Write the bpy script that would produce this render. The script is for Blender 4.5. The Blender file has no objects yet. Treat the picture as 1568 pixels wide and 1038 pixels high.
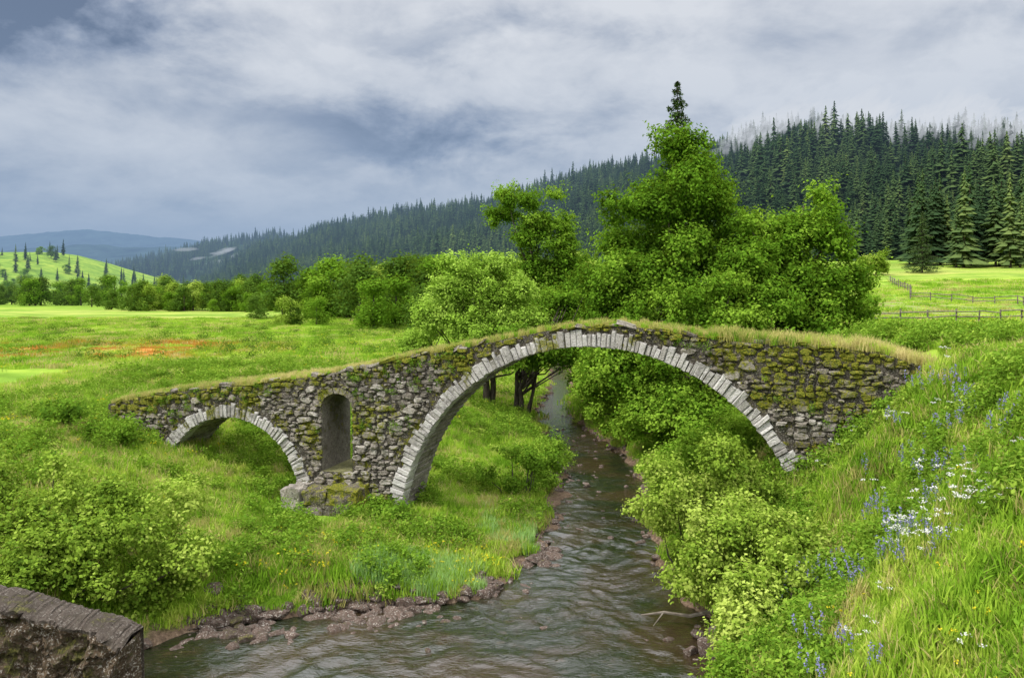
import bpy, bmesh, math, numpy as np
from mathutils import Vector
rng = np.random.default_rng(7)
S = bpy.context.scene
S.view_settings.view_transform = 'Standard'
S.view_settings.look = 'None'
S.view_settings.exposure = 0

# ------------------------------------------------------------------ helpers
_tab = np.random.default_rng(3).random((256, 256))
def vnoise(x, y):
    x = np.asarray(x, float); y = np.asarray(y, float)
    xi = np.floor(x).astype(int); yi = np.floor(y).astype(int)
    fx = x - xi; fy = y - yi
    fx = fx*fx*(3-2*fx); fy = fy*fy*(3-2*fy)
    a = _tab[xi & 255, yi & 255]; b = _tab[(xi+1) & 255, yi & 255]
    c = _tab[xi & 255, (yi+1) & 255]; d = _tab[(xi+1) & 255, (yi+1) & 255]
    return (a*(1-fx)+b*fx)*(1-fy)+(c*(1-fx)+d*fx)*fy
def fbm(x, y, o=4):
    s = 0; a = .5; t = 0
    for i in range(o):
        s = s + a*vnoise(x*2**i+17.3*i, y*2**i+9.1*i); t += a; a *= .5
    return s/t - .5
def sstep(x, a, b):
    t = np.clip((np.asarray(x, float)-a)/(b-a), 0, 1)
    return t*t*(3-2*t)
def unit(v):
    return v/np.maximum(np.linalg.norm(v, axis=-1, keepdims=True), 1e-9)
def rdir(n):
    return unit(rng.normal(size=(n, 3)))

class MB:
    def __init__(s):
        s.v = []; s.n = 0; s.f = []
    def add(s, v, f, mat=0, tint=0.5, moss=0.0):
        v = np.asarray(v, float).reshape(-1, 3); f = np.asarray(f, int)
        s.v.append(v)
        m = len(f)
        s.f.append((f+s.n, np.full(m, mat), np.broadcast_to(np.asarray(tint, float), (m,)),
                    np.broadcast_to(np.asarray(moss, float), (m,))))
        s.n += len(v)
    def build(s, name, mats, link=True, smooth=False):
        me = bpy.data.meshes.new(name)
        V = np.concatenate(s.v)
        me.vertices.add(len(V)); me.vertices.foreach_set('co', V.ravel())
        lt = np.concatenate([np.full(len(f), f.shape[1]) for f, _, _, _ in s.f])
        li = np.concatenate([f.ravel() for f, _, _, _ in s.f])
        me.loops.add(len(li)); me.loops.foreach_set('vertex_index', li.astype(np.int32))
        me.polygons.add(len(lt))
        st = np.concatenate([[0], np.cumsum(lt)[:-1]])
        me.polygons.foreach_set('loop_start', st.astype(np.int32))
        me.polygons.foreach_set('material_index', np.concatenate([x[1] for x in s.f]).astype(np.int32))
        me.polygons.foreach_set('use_smooth', np.full(len(lt), smooth))
        for m in mats: me.materials.append(m)
        a = me.attributes.new('tint', 'FLOAT', 'FACE'); a.data.foreach_set('value', np.concatenate([x[2] for x in s.f]).astype(np.float32))
        a = me.attributes.new('moss', 'FLOAT', 'FACE'); a.data.foreach_set('value', np.concatenate([x[3] for x in s.f]).astype(np.float32))
        me.update(calc_edges=True)
        ob = bpy.data.objects.new(name, me)
        if link: S.collection.objects.link(ob)
        return ob

def grid_faces(nx, ny):
    i = np.arange(nx-1)[:, None]; j = np.arange(ny-1)[None, :]
    a = (i*ny+j).ravel()
    return np.stack([a, a+ny, a+ny+1, a+1], 1)

def tube(mb, pts, rads, seg=7, mat=1, tint=.5):
    pts = np.asarray(pts, float); k = len(pts)
    V = []
    for i in range(k):
        d = pts[min(i+1, k-1)]-pts[max(i-1, 0)]; d = d/(np.linalg.norm(d)+1e-9)
        a = np.cross(d, [0.3, 0.9, 0.1]); a /= np.linalg.norm(a)+1e-9
        b = np.cross(d, a)
        th = np.arange(seg)/seg*2*math.pi
        V.append(pts[i]+rads[i]*(np.cos(th)[:, None]*a+np.sin(th)[:, None]*b))
    V = np.concatenate(V)
    F = []
    for i in range(k-1):
        for j in range(seg):
            j2 = (j+1) % seg
            F.append([i*seg+j, i*seg+j2, (i+1)*seg+j2, (i+1)*seg+j])
    mb.add(V, F, mat, tint)

def leaves(mb, C, N, s, tint, mat=0, asp=.5):
    n = len(C)
    t = unit(np.cross(N, rdir(n))); b = np.cross(N, t)
    s = np.broadcast_to(s, (n,))[:, None]
    V = np.stack([C-t*s*.5, C+b*s*asp*.5, C+t*s*.5, C-b*s*asp*.5], 1).reshape(-1, 3)
    F = np.arange(n*4).reshape(n, 4)
    mb.add(V, F, mat, tint)

# ------------------------------------------------------------------ node helpers
class NT:
    def __init__(s, tree): s.t = tree; s.N = tree.nodes; s.L = tree.links
    def n(s, typ, **k):
        nd = s.N.new(typ)
        for a, b in k.items(): setattr(nd, a, b)
        return nd
    def put(s, sock, v):
        if isinstance(v, bpy.types.NodeSocket): s.L.new(v, sock)
        elif isinstance(v, (tuple, list)):
            v = tuple(v)
            if len(v) == 3 and sock.type == 'RGBA': v = v+(1,)
            sock.default_value = v
        else: sock.default_value = v
    def m(s, op, a, b=None, c=None, clamp=False):
        nd = s.n('ShaderNodeMath', operation=op, use_clamp=clamp)
        s.put(nd.inputs[0], a)
        if b is not None: s.put(nd.inputs[1], b)
        if c is not None: s.put(nd.inputs[2], c)
        return nd.outputs[0]
    def mix(s, f, a, b, bt='MIX'):
        nd = s.n('ShaderNodeMix', data_type='RGBA', blend_type=bt)
        s.put(nd.inputs[0], f); s.put(nd.inputs[6], a); s.put(nd.inputs[7], b)
        return nd.outputs[2]
    def noise(s, vec, scale, detail=4, rough=.55, dist=0):
        nd = s.n('ShaderNodeTexNoise')
        if vec is not None: s.L.new(vec, nd.inputs['Vector'])
        nd.inputs['Scale'].default_value = scale; nd.inputs['Detail'].default_value = detail
        nd.inputs['Roughness'].default_value = rough; nd.inputs['Distortion'].default_value = dist
        return nd.outputs['Fac'], nd.outputs['Color']
    def ramp(s, f, stops):
        nd = s.n('ShaderNodeValToRGB'); cr = nd.color_ramp
        while len(cr.elements) < len(stops): cr.elements.new(.5)
        for e, (p, c) in zip(cr.elements, stops):
            e.position = p; e.color = tuple(c)+(1,) if len(c) == 3 else c
        s.put(nd.inputs[0], f); return nd.outputs[0]
    def sm(s, f, a, b, lo=0., hi=1.):
        nd = s.n('ShaderNodeMapRange', interpolation_type='SMOOTHSTEP')
        s.put(nd.inputs[0], f); s.put(nd.inputs[1], a); s.put(nd.inputs[2], b)
        s.put(nd.inputs[3], lo); s.put(nd.inputs[4], hi); return nd.outputs[0]
    def pos(s): return s.n('ShaderNodeNewGeometry').outputs['Position']
    def attr(s, nm): return s.n('ShaderNodeAttribute', attribute_name=nm).outputs['Fac']
    def vscale(s, v, sc):
        nd = s.n('ShaderNodeVectorMath', operation='MULTIPLY'); s.L.new(v, nd.inputs[0]); nd.inputs[1].default_value = sc
        return nd.outputs[0]
    def bump(s, h, strength=.5, dist=.05):
        nd = s.n('ShaderNodeBump'); s.put(nd.inputs['Height'], h)
        nd.inputs['Strength'].default_value = strength; nd.inputs['Distance'].default_value = dist
        return nd.outputs[0]

def newmat(name):
    m = bpy.data.materials.new(name); m.use_nodes = True
    m.node_tree.nodes.clear(); t = NT(m.node_tree)
    out = t.n('ShaderNodeOutputMaterial')
    return m, t, out
def principled(t, out, col, rough=.9, normal=None, spec=.2):
    p = t.n('ShaderNodeBsdfPrincipled'); t.put(p.inputs['Base Color'], col); t.put(p.inputs['Roughness'], rough)
    p.inputs['Specular IOR Level'].default_value = spec
    if normal is not None: t.L.new(normal, p.inputs['Normal'])
    t.L.new(p.outputs[0], out.inputs[0]); return p
def leafmat(name, stops, trans=.32):
    m, t, out = newmat(name)
    rnd = t.n('ShaderNodeObjectInfo').outputs['Random']
    f = t.m('ADD', t.m('MULTIPLY', t.attr('tint'), .75), t.m('MULTIPLY', rnd, .25))
    col = t.ramp(f, stops)
    d = t.n('ShaderNodeBsdfDiffuse'); t.L.new(col, d.inputs[0])
    tr = t.n('ShaderNodeBsdfTranslucent'); t.L.new(t.mix(.3, col, (.33, .42, .02)), tr.inputs[0])
    mx = t.n('ShaderNodeMixShader'); mx.inputs[0].default_value = trans
    t.L.new(d.outputs[0], mx.inputs[1]); t.L.new(tr.outputs[0], mx.inputs[2])
    t.L.new(mx.outputs[0], out.inputs[0])
    return m

# ------------------------------------------------------------------ materials
M_leaf = leafmat('leaf_alder', [(0, (.035, .09, .008)), (.5, (.12, .245, .018)), (1, (.30, .46, .05))])
M_willow = leafmat('leaf_willow', [(0, (.13, .23, .03)), (.5, (.27, .44, .05)), (1, (.44, .61, .11))])
M_bush = leafmat('leaf_bush', [(0, (.08, .16, .018)), (.5, (.24, .36, .04)), (1, (.50, .59, .13))])
M_dleaf = leafmat('leaf_dark', [(0, (.03, .07, .012)), (.5, (.075, .15, .02)), (1, (.15, .25, .04))])
def barkmat():
    m, t, o = newmat('bark'); nf, _ = t.noise(t.vscale(t.pos(), (6, 6, 1.5)), 2, 4)
    principled(t, o, t.ramp(nf, [(.3, (.035, .028, .02)), (.7, (.13, .11, .085))]), .95, t.bump(nf, .8, .05)); return m
M_bark = barkmat()

def conifermat(name):
    m, t, o = newmat(name)
    p = t.pos()
    rnd = t.n('ShaderNodeObjectInfo').outputs['Random']
    n1, _ = t.noise(p, .02, 2)
    f = t.m('ADD', t.m('MULTIPLY', rnd, .55), t.m('ADD', t.m('MULTIPLY', t.attr('tint'), .25), t.sm(n1, .35, .65, 0, .25)))
    col = t.ramp(f, [(0, (.014, .030, .015)), (.45, (.034, .064, .026)), (.8, (.075, .12, .038)), (1, (.14, .19, .055))])
    d = t.n('ShaderNodeBsdfDiffuse'); t.L.new(col, d.inputs[0]); t.L.new(d.outputs[0], o.inputs[0])
    return m
M_con = conifermat('needles')

def patchmask(t, p, n3):
    sx = t.n('ShaderNodeSeparateXYZ'); t.L.new(p, sx.inputs[0])
    ax = t.m('DIVIDE', t.m('ADD', sx.outputs[0], 32), 15); ay = t.m('DIVIDE', t.m('SUBTRACT', sx.outputs[1], 60), 12)
    r = t.m('ADD', t.m('MULTIPLY', ax, ax), t.m('MULTIPLY', ay, ay))
    return t.m('MULTIPLY', t.m('MULTIPLY', t.sm(r, 1.4, .1), t.sm(n3, .43, .58)), .85)
def grassmat(name, stops, trans=.35, patch=True):
    m, t, out = newmat(name)
    p = t.pos()
    rnd = t.n('ShaderNodeObjectInfo').outputs['Random']
    n1, _ = t.noise(p, .22, 3, .6); n2, _ = t.noise(p, 1.3, 2)
    f = t.m('ADD', t.m('MULTIPLY', rnd, .34), t.m('ADD', t.sm(n1, .35, .65, 0, .38), t.sm(n2, .3, .7, 0, .28)))
    col = t.ramp(f, stops)
    if patch:
        n3, _ = t.noise(p, .25, 3)
        col = t.mix(patchmask(t, p, n3), col, (.50, .19, .05))
    d = t.n('ShaderNodeBsdfDiffuse'); t.L.new(col, d.inputs[0])
    tr = t.n('ShaderNodeBsdfTranslucent'); t.L.new(col, tr.inputs[0])
    mx = t.n('ShaderNodeMixShader'); mx.inputs[0].default_value = trans
    t.L.new(d.outputs[0], mx.inputs[1]); t.L.new(tr.outputs[0], mx.inputs[2]); t.L.new(mx.outputs[0], out.inputs[0])
    return m
GS = [(0, (.09, .20, .015)), (.35, (.21, .38, .028)), (.65, (.36, .52, .055)), (1, (.57, .61, .13))]
M_grass = grassmat('grass_blades', GS)
M_dry = grassmat('grass_dry', [(0, (.26, .28, .06)), (.5, (.48, .44, .15)), (1, (.62, .53, .24))], patch=False)
M_reed = grassmat('grass_pale', [(0, (.24, .42, .12)), (.5, (.36, .55, .18)), (1, (.48, .64, .24))], patch=False)
M_weed = leafmat('weed_leaf', [(0, (.05, .12, .012)), (.5, (.15, .28, .025)), (1, (.32, .45, .06))])
def flat(name, c, tr=.3):
    m, t, o = newmat(name)
    d = t.n('ShaderNodeBsdfDiffuse'); d.inputs[0].default_value = c+(1,)
    r = t.n('ShaderNodeBsdfTranslucent'); r.inputs[0].default_value = c+(1,)
    mx = t.n('ShaderNodeMixShader'); mx.inputs[0].default_value = tr
    t.L.new(d.outputs[0], mx.inputs[1]); t.L.new(r.outputs[0], mx.inputs[2]); t.L.new(mx.outputs[0], o.inputs[0]); return m
M_purple = flat('petal_purple', (.27, .26, .5)); M_white = flat('petal_white', (.75, .75, .7)); M_yellow = flat('petal_yellow', (.7, .62, .04))

def stonemat(name, stops, mossamt=1., lich=.7, stain=.7, th=1.12):
    m, t, o = newmat(name); p = t.pos()
    n1, _ = t.noise(p, 6, 6, .7); n2, _ = t.noise(p, 1.3, 4, .6); n3, _ = t.noise(p, 24, 4, .65)
    f = t.m('ADD', t.m('MULTIPLY', t.attr('tint'), .6), t.sm(n1, .3, .7, 0, .4))
    col = t.ramp(f, stops)
    col = t.mix(t.sm(n3, .52, .66, 0, lich), col, (.54, .51, .45))
    col = t.mix(t.sm(t.m('ADD', t.m('MULTIPLY', n1, .6), t.m('MULTIPLY', n2, .4)), .49, .59, 0, stain), col, (.045, .038, .028))
    k = t.m('MULTIPLY', t.sm(t.m('ADD', t.m('ADD', n1, n2), t.attr('moss')), th, th+.2), mossamt)
    mc = t.ramp(n3, [(.35, (.05, .065, .006)), (.5, (.15, .17, .014)), (.68, (.36, .30, .035))])
    col = t.mix(k, col, mc)
    h = t.m('ADD', t.m('MULTIPLY', n3, .5), n1)
    principled(t, o, col, .95, t.bump(h, 1., .06), .15); return m
M_stone = stonemat('rubble_stone', [(0, (.065, .053, .043)), (.35, (.17, .148, .122)), (.65, (.32, .288, .245)), (1, (.60, .57, .52))], .95, .6, .85, 1.05)
M_vous = stonemat('arch_stone', [(0, (.30, .28, .25)), (.5, (.52, .50, .47)), (1, (.74, .72, .69))], .85, .55, .55, 1.08)
M_mortar = stonemat('mortar', [(0, (.04, .035, .028)), (.5, (.08, .07, .055)), (1, (.15, .13, .11))])
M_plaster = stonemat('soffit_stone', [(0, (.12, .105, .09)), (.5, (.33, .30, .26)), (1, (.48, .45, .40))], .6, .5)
M_rock = stonemat('river_rock', [(0, (.07, .05, .04)), (.5, (.20, .14, .115)), (1, (.42, .35, .30))], .4)
M_conc = stonemat('old_concrete', [(0, (.035, .024, .017)), (.5, (.11, .078, .05)), (1, (.26, .19, .12))], .35, .9, .95, 1.05)
M_cap = stonemat('concrete_cap', [(0, (.04, .032, .027)), (.5, (.085, .068, .055)), (1, (.14, .115, .095))], .3, .3)
def woodmat():
    m, t, o = newmat('weathered_wood'); nf, _ = t.noise(t.pos(), 5, 4)
    principled(t, o, t.ramp(nf, [(.3, (.10, .085, .065)), (.7, (.24, .21, .17))]), .9); return m
M_wood = woodmat()

# ------------------------------------------------------------------ terrain
YS = [-60, 8, 12, 14, 15.4, 17.0, 17.8, 18.6, 19.6, 20.3, 21.7, 23.8, 27.1, 31.5, 37.5, 44.4, 48.8, 55, 61, 90, 140, 5000]
XLs = [-18, -18, -17, -16, -14, -9.5, -8.3, -7.0, -4.4, -1.4, .1, .85, 1.5, 2.1, 2.2, 1.7, 1.2, 2.0, 2.9, 4.5, 30, 35]
XRs = [2, 2.4, 2.7, 3.0, 3.8, 4.4, 4.6, 4.7, 4.6, 4.5, 4.4, 4.35, 4.7, 5.3, 5.4, 4.3, 3.6, 3.9, 4.6, 6.5, 33, 38]
def shore(Y):
    w = .26*np.sin(Y*1.9)+.14*np.sin(Y*4.3+1)
    return np.interp(Y, YS, XLs)+w, np.interp(Y, YS, XRs)+.2*np.sin(Y*2.3+2)
def height(X, Y):
    X = np.asarray(X, float); Y = np.asarray(Y, float)
    xl, xr = shore(Y)
    d = xl-X
    G = np.interp(X, [-60, -18, -15, -12, -9.5, -7, -5, 0, 3], [3.3, 3.4, 3.2, 2.3, 1.5, .95, .85, .6, .5])
    a = np.interp(d, [-.3, 0, 1.2, 3, 4.5], [0, .06, .35, .85, 1.])*G
    b = np.interp(d, [0, .8, 3, 7, 11], [0, .5, 1.0, 2.7, 3.3])
    w = sstep(Y, 29, 40)
    hl = a*(1-w)+b*w
    e = X-xr
    c = np.interp(e, [0, .7, 3.0, 4.6, 6.8, 8.2, 12], [0, .6, 1.9, 3.6, 5.75, 6.25, 6.35])
    c = c*(1-.12*sstep(Y, 25, 36))
    far = .062*np.clip(Y-62, 0, 130)*sstep(X, 12, 40)
    far = far+ .02*np.clip(X-45, 0, 200)
    hr = c + far*sstep(e, 5, 20)
    h = np.where(d > 0, hl, np.where(e > 0, hr, -.55*np.minimum(1, np.minimum(-d, -e)/.5)))
    land = (d > 0) | (e > 0)
    dd = np.where(d > 0, d, e)
    amp = sstep(dd, .3, 5)
    h = h + np.where(land, amp*(.45*fbm(X*.25, Y*.25)+.22*fbm(X*1.1+5, Y*1.1)), 0)
    h = h + np.where(land & (dd < 3), .25*fbm(X*1.5, Y*1.5)*sstep(dd, 0, 1.2), 0)
    h = h + np.where(X < -100, 27*np.exp(-((np.minimum(-X-310, 0))/62)**2-((Y-540)/110)**2)*(1+.3*fbm(X*.01, Y*.01)), 0)
    return h
def axis(lo, hi, st, far_lo, far_hi, g=1.09):
    a = list(np.arange(lo, hi, st)); s = st
    while a[-1] < far_hi: s = min(s*g, 120); a.append(a[-1]+s)
    s = st
    while a[0] > far_lo: s = min(s*g, 120); a.insert(0, a[0]-s)
    return np.array(a)
ax_ = axis(-24, 20, .22, -2500, 2500); ay_ = axis(8, 62, .25, -60, 4500, 1.06)
GX, GY = np.meshgrid(ax_, ay_, indexing='ij'); GZ = height(GX, GY)
def groundmat():
    m, t, o = newmat('ground_meadow')
    p = t.pos(); sx = t.n('ShaderNodeSeparateXYZ'); t.L.new(p, sx.inputs[0])
    n1, _ = t.noise(p, .22, 4, .6); n2, _ = t.noise(p, 1.3, 3); nf, _ = t.noise(p, 9, 3, .7)
    n5, _ = t.noise(t.vscale(p, (.6, 2.2, 1)), .05, 6, .7)
    f = t.m('ADD', t.m('MULTIPLY', nf, .2), t.m('ADD', t.sm(n1, .33, .67, 0, .3), t.sm(n5, .35, .65, 0, .45)))
    col = t.ramp(f, [(0, (.08, .16, .015)), (.4, (.165, .28, .027)), (.7, (.26, .37, .04)), (1, (.38, .42, .08))])
    n3, _ = t.noise(p, .25, 3)
    col = t.mix(patchmask(t, p, n3), col, (.50, .19, .05))
    yb = t.m('MULTIPLY', t.sm(sx.outputs[1], 105, 130), t.sm(sx.outputs[1], 190, 155))
    yb = t.m('MULTIPLY', yb, t.sm(n5, .42, .6)); col = t.mix(t.m('MULTIPLY', yb, .35), col, (.42, .36, .14))
    px = t.m('MULTIPLY', t.sm(sx.outputs[0], 29, 31), t.sm(sx.outputs[0], 46, 43)); py = t.m('MULTIPLY', t.sm(sx.outputs[1], 62, 63), t.sm(sx.outputs[1], 78, 76))
    row = t.sm(t.m('SINE', t.m('MULTIPLY', t.m('ADD', sx.outputs[1], t.m('MULTIPLY', sx.outputs[0], .3)), 5.)), -.2, .5)
    col = t.mix(t.m('MULTIPLY', t.m('MULTIPLY', px, py), t.m('MULTIPLY', row, .8)), col, (.25, .2, .13))
    mud = t.ramp(nf, [(.3, (.06, .04, .028)), (.6, (.18, .125, .085)), (.75, (.32, .25, .18))])
    zz = t.m('ADD', sx.outputs[2], t.m('MULTIPLY', n2, .4))
    col = t.mix(t.sm(zz, .52, .3), col, mud)
    principled(t, o, col, .95, t.bump(t.m('ADD', nf, n2), .6, .12), .1); return m
M_ground = groundmat()
mb = MB(); mb.add(np.stack([GX, GY, GZ], -1).reshape(-1, 3), grid_faces(len(ax_), len(ay_)))
mb.build('ground', [M_ground], smooth=True)

# ------------------------------------------------------------------ water
def watermat():
    m, t, o = newmat('river_water'); p = t.pos()
    b, _ = t.noise(t.vscale(p, (1.0, 2.2, 1)), 6.0, 3, .55, .6)
    c, _ = t.noise(p, .35, 4); c2, _ = t.noise(p, 2.6, 4, .7)
    col = t.mix(t.sm(c, .42, .58), (.034, .023, .012), (.014, .018, .008))
    col = t.mix(t.m('MULTIPLY', t.sm(c2, .55, .7), .35), col, (.08, .05, .03))
    n = t.bump(b, 1., .022)
    pr = principled(t, o, col, .03, n, .9); pr.inputs['IOR'].default_value = 1.5
    return m
wx = axis(-16, 7, .06, -60, 90, 1.5); wy = axis(12, 46, .05, -60, 170, 1.3)
WX, WY = np.meshgrid(wx, wy, indexing='ij')
def ripples(x, y):
    r2 = np.random.default_rng(11); q = np.zeros_like(x)
    # bend the wave field so crests curve like those of running water
    bx = x+.5*np.sin(y*.45+1)+.3*np.sin(x*.7+y*.9); by = y+.35*np.sin(x*.8+.5)+.25*np.sin(x*1.9+y*.6+2)
    for i in range(46):
        L = .26*(5.0**r2.random()); th = math.pi/2+r2.normal()*.62
        kx, ky = math.cos(th)*2*math.pi/L, math.sin(th)*2*math.pi/L
        q += L*.0042*np.sin(kx*bx+ky*by+r2.random()*6.28)
    a = .5+.5*np.sin(x*.55+1.3*np.sin(y*.31)+2)*np.sin(y*.43+1.1*np.sin(x*.37)); 
    return q*(.45+.9*a)*sstep(60-y, 0, 20)
mb = MB(); mb.add(np.stack([WX, WY, ripples(WX, WY)], -1).reshape(-1, 3), grid_faces(len(wx), len(wy)))
mb.build('river_water', [watermat()], smooth=True)

# ------------------------------------------------------------------ scatter via geometry nodes
def scatter(name, pts, scl, rot, protos):
    coll = bpy.data.collections.new(name+'_parts')
    for i, o in enumerate(protos): o.name = '%s_proto_%02d' % (name, i); coll.objects.link(o)
    pts = np.asarray(pts, float); n = len(pts)
    me = bpy.data.meshes.new(name); me.vertices.add(n); me.vertices.foreach_set('co', pts.ravel())
    a = me.attributes.new('scl', 'FLOAT_VECTOR', 'POINT')
    scl = np.asarray(scl, float)
    if scl.ndim == 1: scl = np.repeat(scl[:, None], 3, 1)
    a.data.foreach_set('vector', scl.ravel())
    a = me.attributes.new('rot', 'FLOAT_VECTOR', 'POINT'); a.data.foreach_set('vector', np.asarray(rot, float).ravel())
    a = me.attributes.new('idx', 'INT', 'POINT'); a.data.foreach_set('value', rng.integers(0, len(protos), n).astype(np.int32))
    ob = bpy.data.objects.new(name, me); S.collection.objects.link(ob)
    g = bpy.data.node_groups.new(name, 'GeometryNodeTree')
    g.interface.new_socket('Geometry', in_out='INPUT', socket_type='NodeSocketGeometry')
    g.interface.new_socket('Geometry', in_out='OUTPUT', socket_type='NodeSocketGeometry')
    N = g.nodes; L = g.links
    gi = N.new('NodeGroupInput'); go = N.new('NodeGroupOutput'); ip = N.new('GeometryNodeInstanceOnPoints')
    ci = N.new('GeometryNodeCollectionInfo'); ci.inputs['Collection'].default_value = coll
    ci.inputs['Separate Children'].default_value = True; ci.inputs['Reset Children'].default_value = True
    ip.inputs['Pick Instance'].default_value = True
    def na(nm, dt):
        x = N.new('GeometryNodeInputNamedAttribute'); x.data_type = dt; x.inputs['Name'].default_value = nm; return x.outputs['Attribute']
    L.new(gi.outputs[0], ip.inputs['Points']); L.new(ci.outputs[0], ip.inputs['Instance'])
    L.new(na('idx', 'INT'), ip.inputs['Instance Index'])
    e = N.new('FunctionNodeEulerToRotation'); L.new(na('rot', 'FLOAT_VECTOR'), e.inputs[0]); L.new(e.outputs[0], ip.inputs['Rotation'])
    L.new(na('scl', 'FLOAT_VECTOR'), ip.inputs['Scale']); L.new(ip.outputs[0], go.inputs[0])
    md = ob.modifiers.new('scatter', 'NODES'); md.node_group = g
    return ob
def rotz(n, tilt=.12):
    r = rng.normal(size=(n, 3))*tilt; r[:, 2] = rng.random(n)*6.283; return r

# ------------------------------------------------------------------ bridge
A = math.radians(16); E = np.array([math.cos(A), -math.sin(A), 0]); D = np.array([math.sin(A), math.cos(A), 0])
P0 = np.array([2.38, 24.0, 0]); BW = 2.0; UL = -17.7
def bp(u, z, d=0.):
    u = np.asarray(u, float); z = np.asarray(z, float); d = np.broadcast_to(np.asarray(d, float), u.shape)
    return P0+u[..., None]*E+d[..., None]*D+z[..., None]*np.array([0, 0, 1.])
DU = [-20, -17.6, -15, -12, -9.12, -7.34, -5.84, -4.28, -2.98, -1.31, -.1, 1.08, 2.23, 3.17, 4.26, 6.02, 7.88, 9.16, 11]
DZ = [3.3, 3.85, 4.35, 4.72, 5.11, 5.44, 5.84, 6.10, 6.38, 6.74, 6.88, 6.89, 6.79, 6.62, 6.50, 6.41, 6.30, 5.9, 5.5]
def deck(u): return np.interp(u, DU, DZ)
MC = (0, -.02); MR = 6.25; MO = 6.68
SC = (-12.6, .8); SR = 2.75; SO = 3.14
SL = (-9.05, -7.93, 1.9, 4.5)
def holes(u):
    r = []
    if abs(u-MC[0]) < MR: r.append((-5, MC[1]+math.sqrt(MR**2-(u-MC[0])**2)))
    if abs(u-SC[0]) < SR: r.append((-5, SC[1]+math.sqrt(SR**2-(u-SC[0])**2)))
    if SL[0] < u < SL[1]:
        x = (u-(SL[0]+SL[1])/2)/((SL[1]-SL[0])/2)
        r.append((SL[2], SL[3]-.45+.45*math.sqrt(max(0, 1-x*x))))
    return r
br = MB()
us = np.unique(np.concatenate([np.arange(UL, 10.4, .07), [MC[0]-MR+1e-4, MC[0]+MR-1e-4, SC[0]-SR+1e-4, SC[0]+SR-1e-4, SL[0]+1e-4, SL[1]-1e-4]]))
for u0, u1 in zip(us[:-1], us[1:]):
    h0 = holes(u0); h1 = holes(u1)
    if len(h0) != len(h1):
        if len(h0) < len(h1): h0 = [(h1[0][0], h1[0][0]) if h1[0][0] > -1 else (-5, MC[1])]*1
        else: h1 = [(h0[0][0], h0[0][0]) if h0[0][0] > -1 else (-5, MC[1])]*1
    t0, t1 = deck(u0)-.06, deck(u1)-.06
    if not h0: iv = [((-1, t0), (-1, t1))]
    else:
        a, b = h0[0], h1[0]
        iv = [((a[1], t0), (b[1], t1))]
        if a[0] > -1 or b[0] > -1: iv.append(((-1, SL[2]), (-1, SL[2])))
    for (za, zb), (zc, zd) in iv:
        for d in (0, BW):
            br.add(bp(np.array([u0, u1, u1, u0]), np.array([za, zc, zd, zb]), d), [[0, 1, 2, 3]], 0, .4, .1)
    br.add(bp(np.array([u0, u1, u1, u0]), np.array([t0, t1, t1, t0]), np.array([0, 0, BW, BW])), [[0, 1, 2, 3]], 0, .3, .5)
    if h0:
        a, b = h0[0], h1[0]
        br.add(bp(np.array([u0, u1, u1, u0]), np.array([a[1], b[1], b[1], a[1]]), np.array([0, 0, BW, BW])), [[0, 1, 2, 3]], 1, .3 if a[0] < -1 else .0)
        if a[0] > -1:
            br.add(bp(np.array([u0, u1, u1, u0]), np.array([SL[2]]*4), np.array([0, 0, BW, BW])), [[0, 1, 2, 3]], 1, .3, .8)
for su in (SL[0], SL[1]):
    br.add(bp(np.array([su]*4), np.array([SL[2], SL[2], SL[3]-.45, SL[3]-.45]), np.array([0, BW, BW, 0])), [[0, 1, 2, 3]], 1, .08)
br.add(bp(np.array([UL]*4), np.array([1, 1, 3.75, 3.75]), np.array([0, BW, BW, 0])), [[0, 1, 2, 3]], 0, .5)

def stone(u, z, w, h, proud, tint, moss, mat=2, ang=0.):
    c = np.array([[-1, -1], [0, -1.05], [1, -1], [1.05, 0], [1, 1], [0, 1.05], [-1, 1], [-1.05, 0]])*np.array([w/2, h/2])
    c = c+rng.normal(size=c.shape)*np.array([w, h])*.075
    c[[0, 2, 4, 6]] *= rng.uniform(.72, .98, (4, 1))
    ca, sa = math.cos(ang), math.sin(ang); c = np.stack([c[:, 0]*ca-c[:, 1]*sa, c[:, 0]*sa+c[:, 1]*ca], 1)
    r0 = c; r1 = c*.95; r2 = c*.76+rng.normal(size=c.shape)*.012
    V = []
    for r, d in ((r0, .03), (r1, -proud*.6), (r2, -proud)):
        dd = d+(rng.normal(size=8)*.012 if d < 0 else 0)
        V.append(bp(u+r[:, 0], z+r[:, 1], dd))
    V.append(bp(np.array([u]), np.array([z]), -proud*rng.uniform(.95, 1.25)))
    V = np.concatenate(V)
    F = [[k*8+i, k*8+(i+1) % 8, (k+1)*8+(i+1) % 8, (k+1)*8+i] for k in range(2) for i in range(8)]
    br.add(V, F, mat, tint, moss)
    br.add(V[16:], [[i, (i+1) % 8, 8] for i in range(8)], mat, tint, moss)
def okstone(u, z, w, h):
    if u-w/2 < UL: return False
    if z+h*.35 > deck(u)-.08: return False
    if np.hypot(u-MC[0], z-MC[1]) < MO+.03+min(w, h)*.35: return False
    if np.hypot(u-SC[0], z-SC[1]) < SO+.03+min(w, h)*.35: return False
    if SL[0]-w*.42 < u < SL[1]+w*.42 and SL[2]-h*.4 < z < SL[3]+h*.4: return False
    return True
g = .03; NU = int(29/g); NZ = int(6.8/g); U0 = -18.7; Z0 = .2
occ = np.zeros((NU, NZ), bool)
def try_place(i, j, wi, hi):
    return i+wi <= NU and j+hi <= NZ and not occ[i:i+wi, j:j+hi].any()
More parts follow.
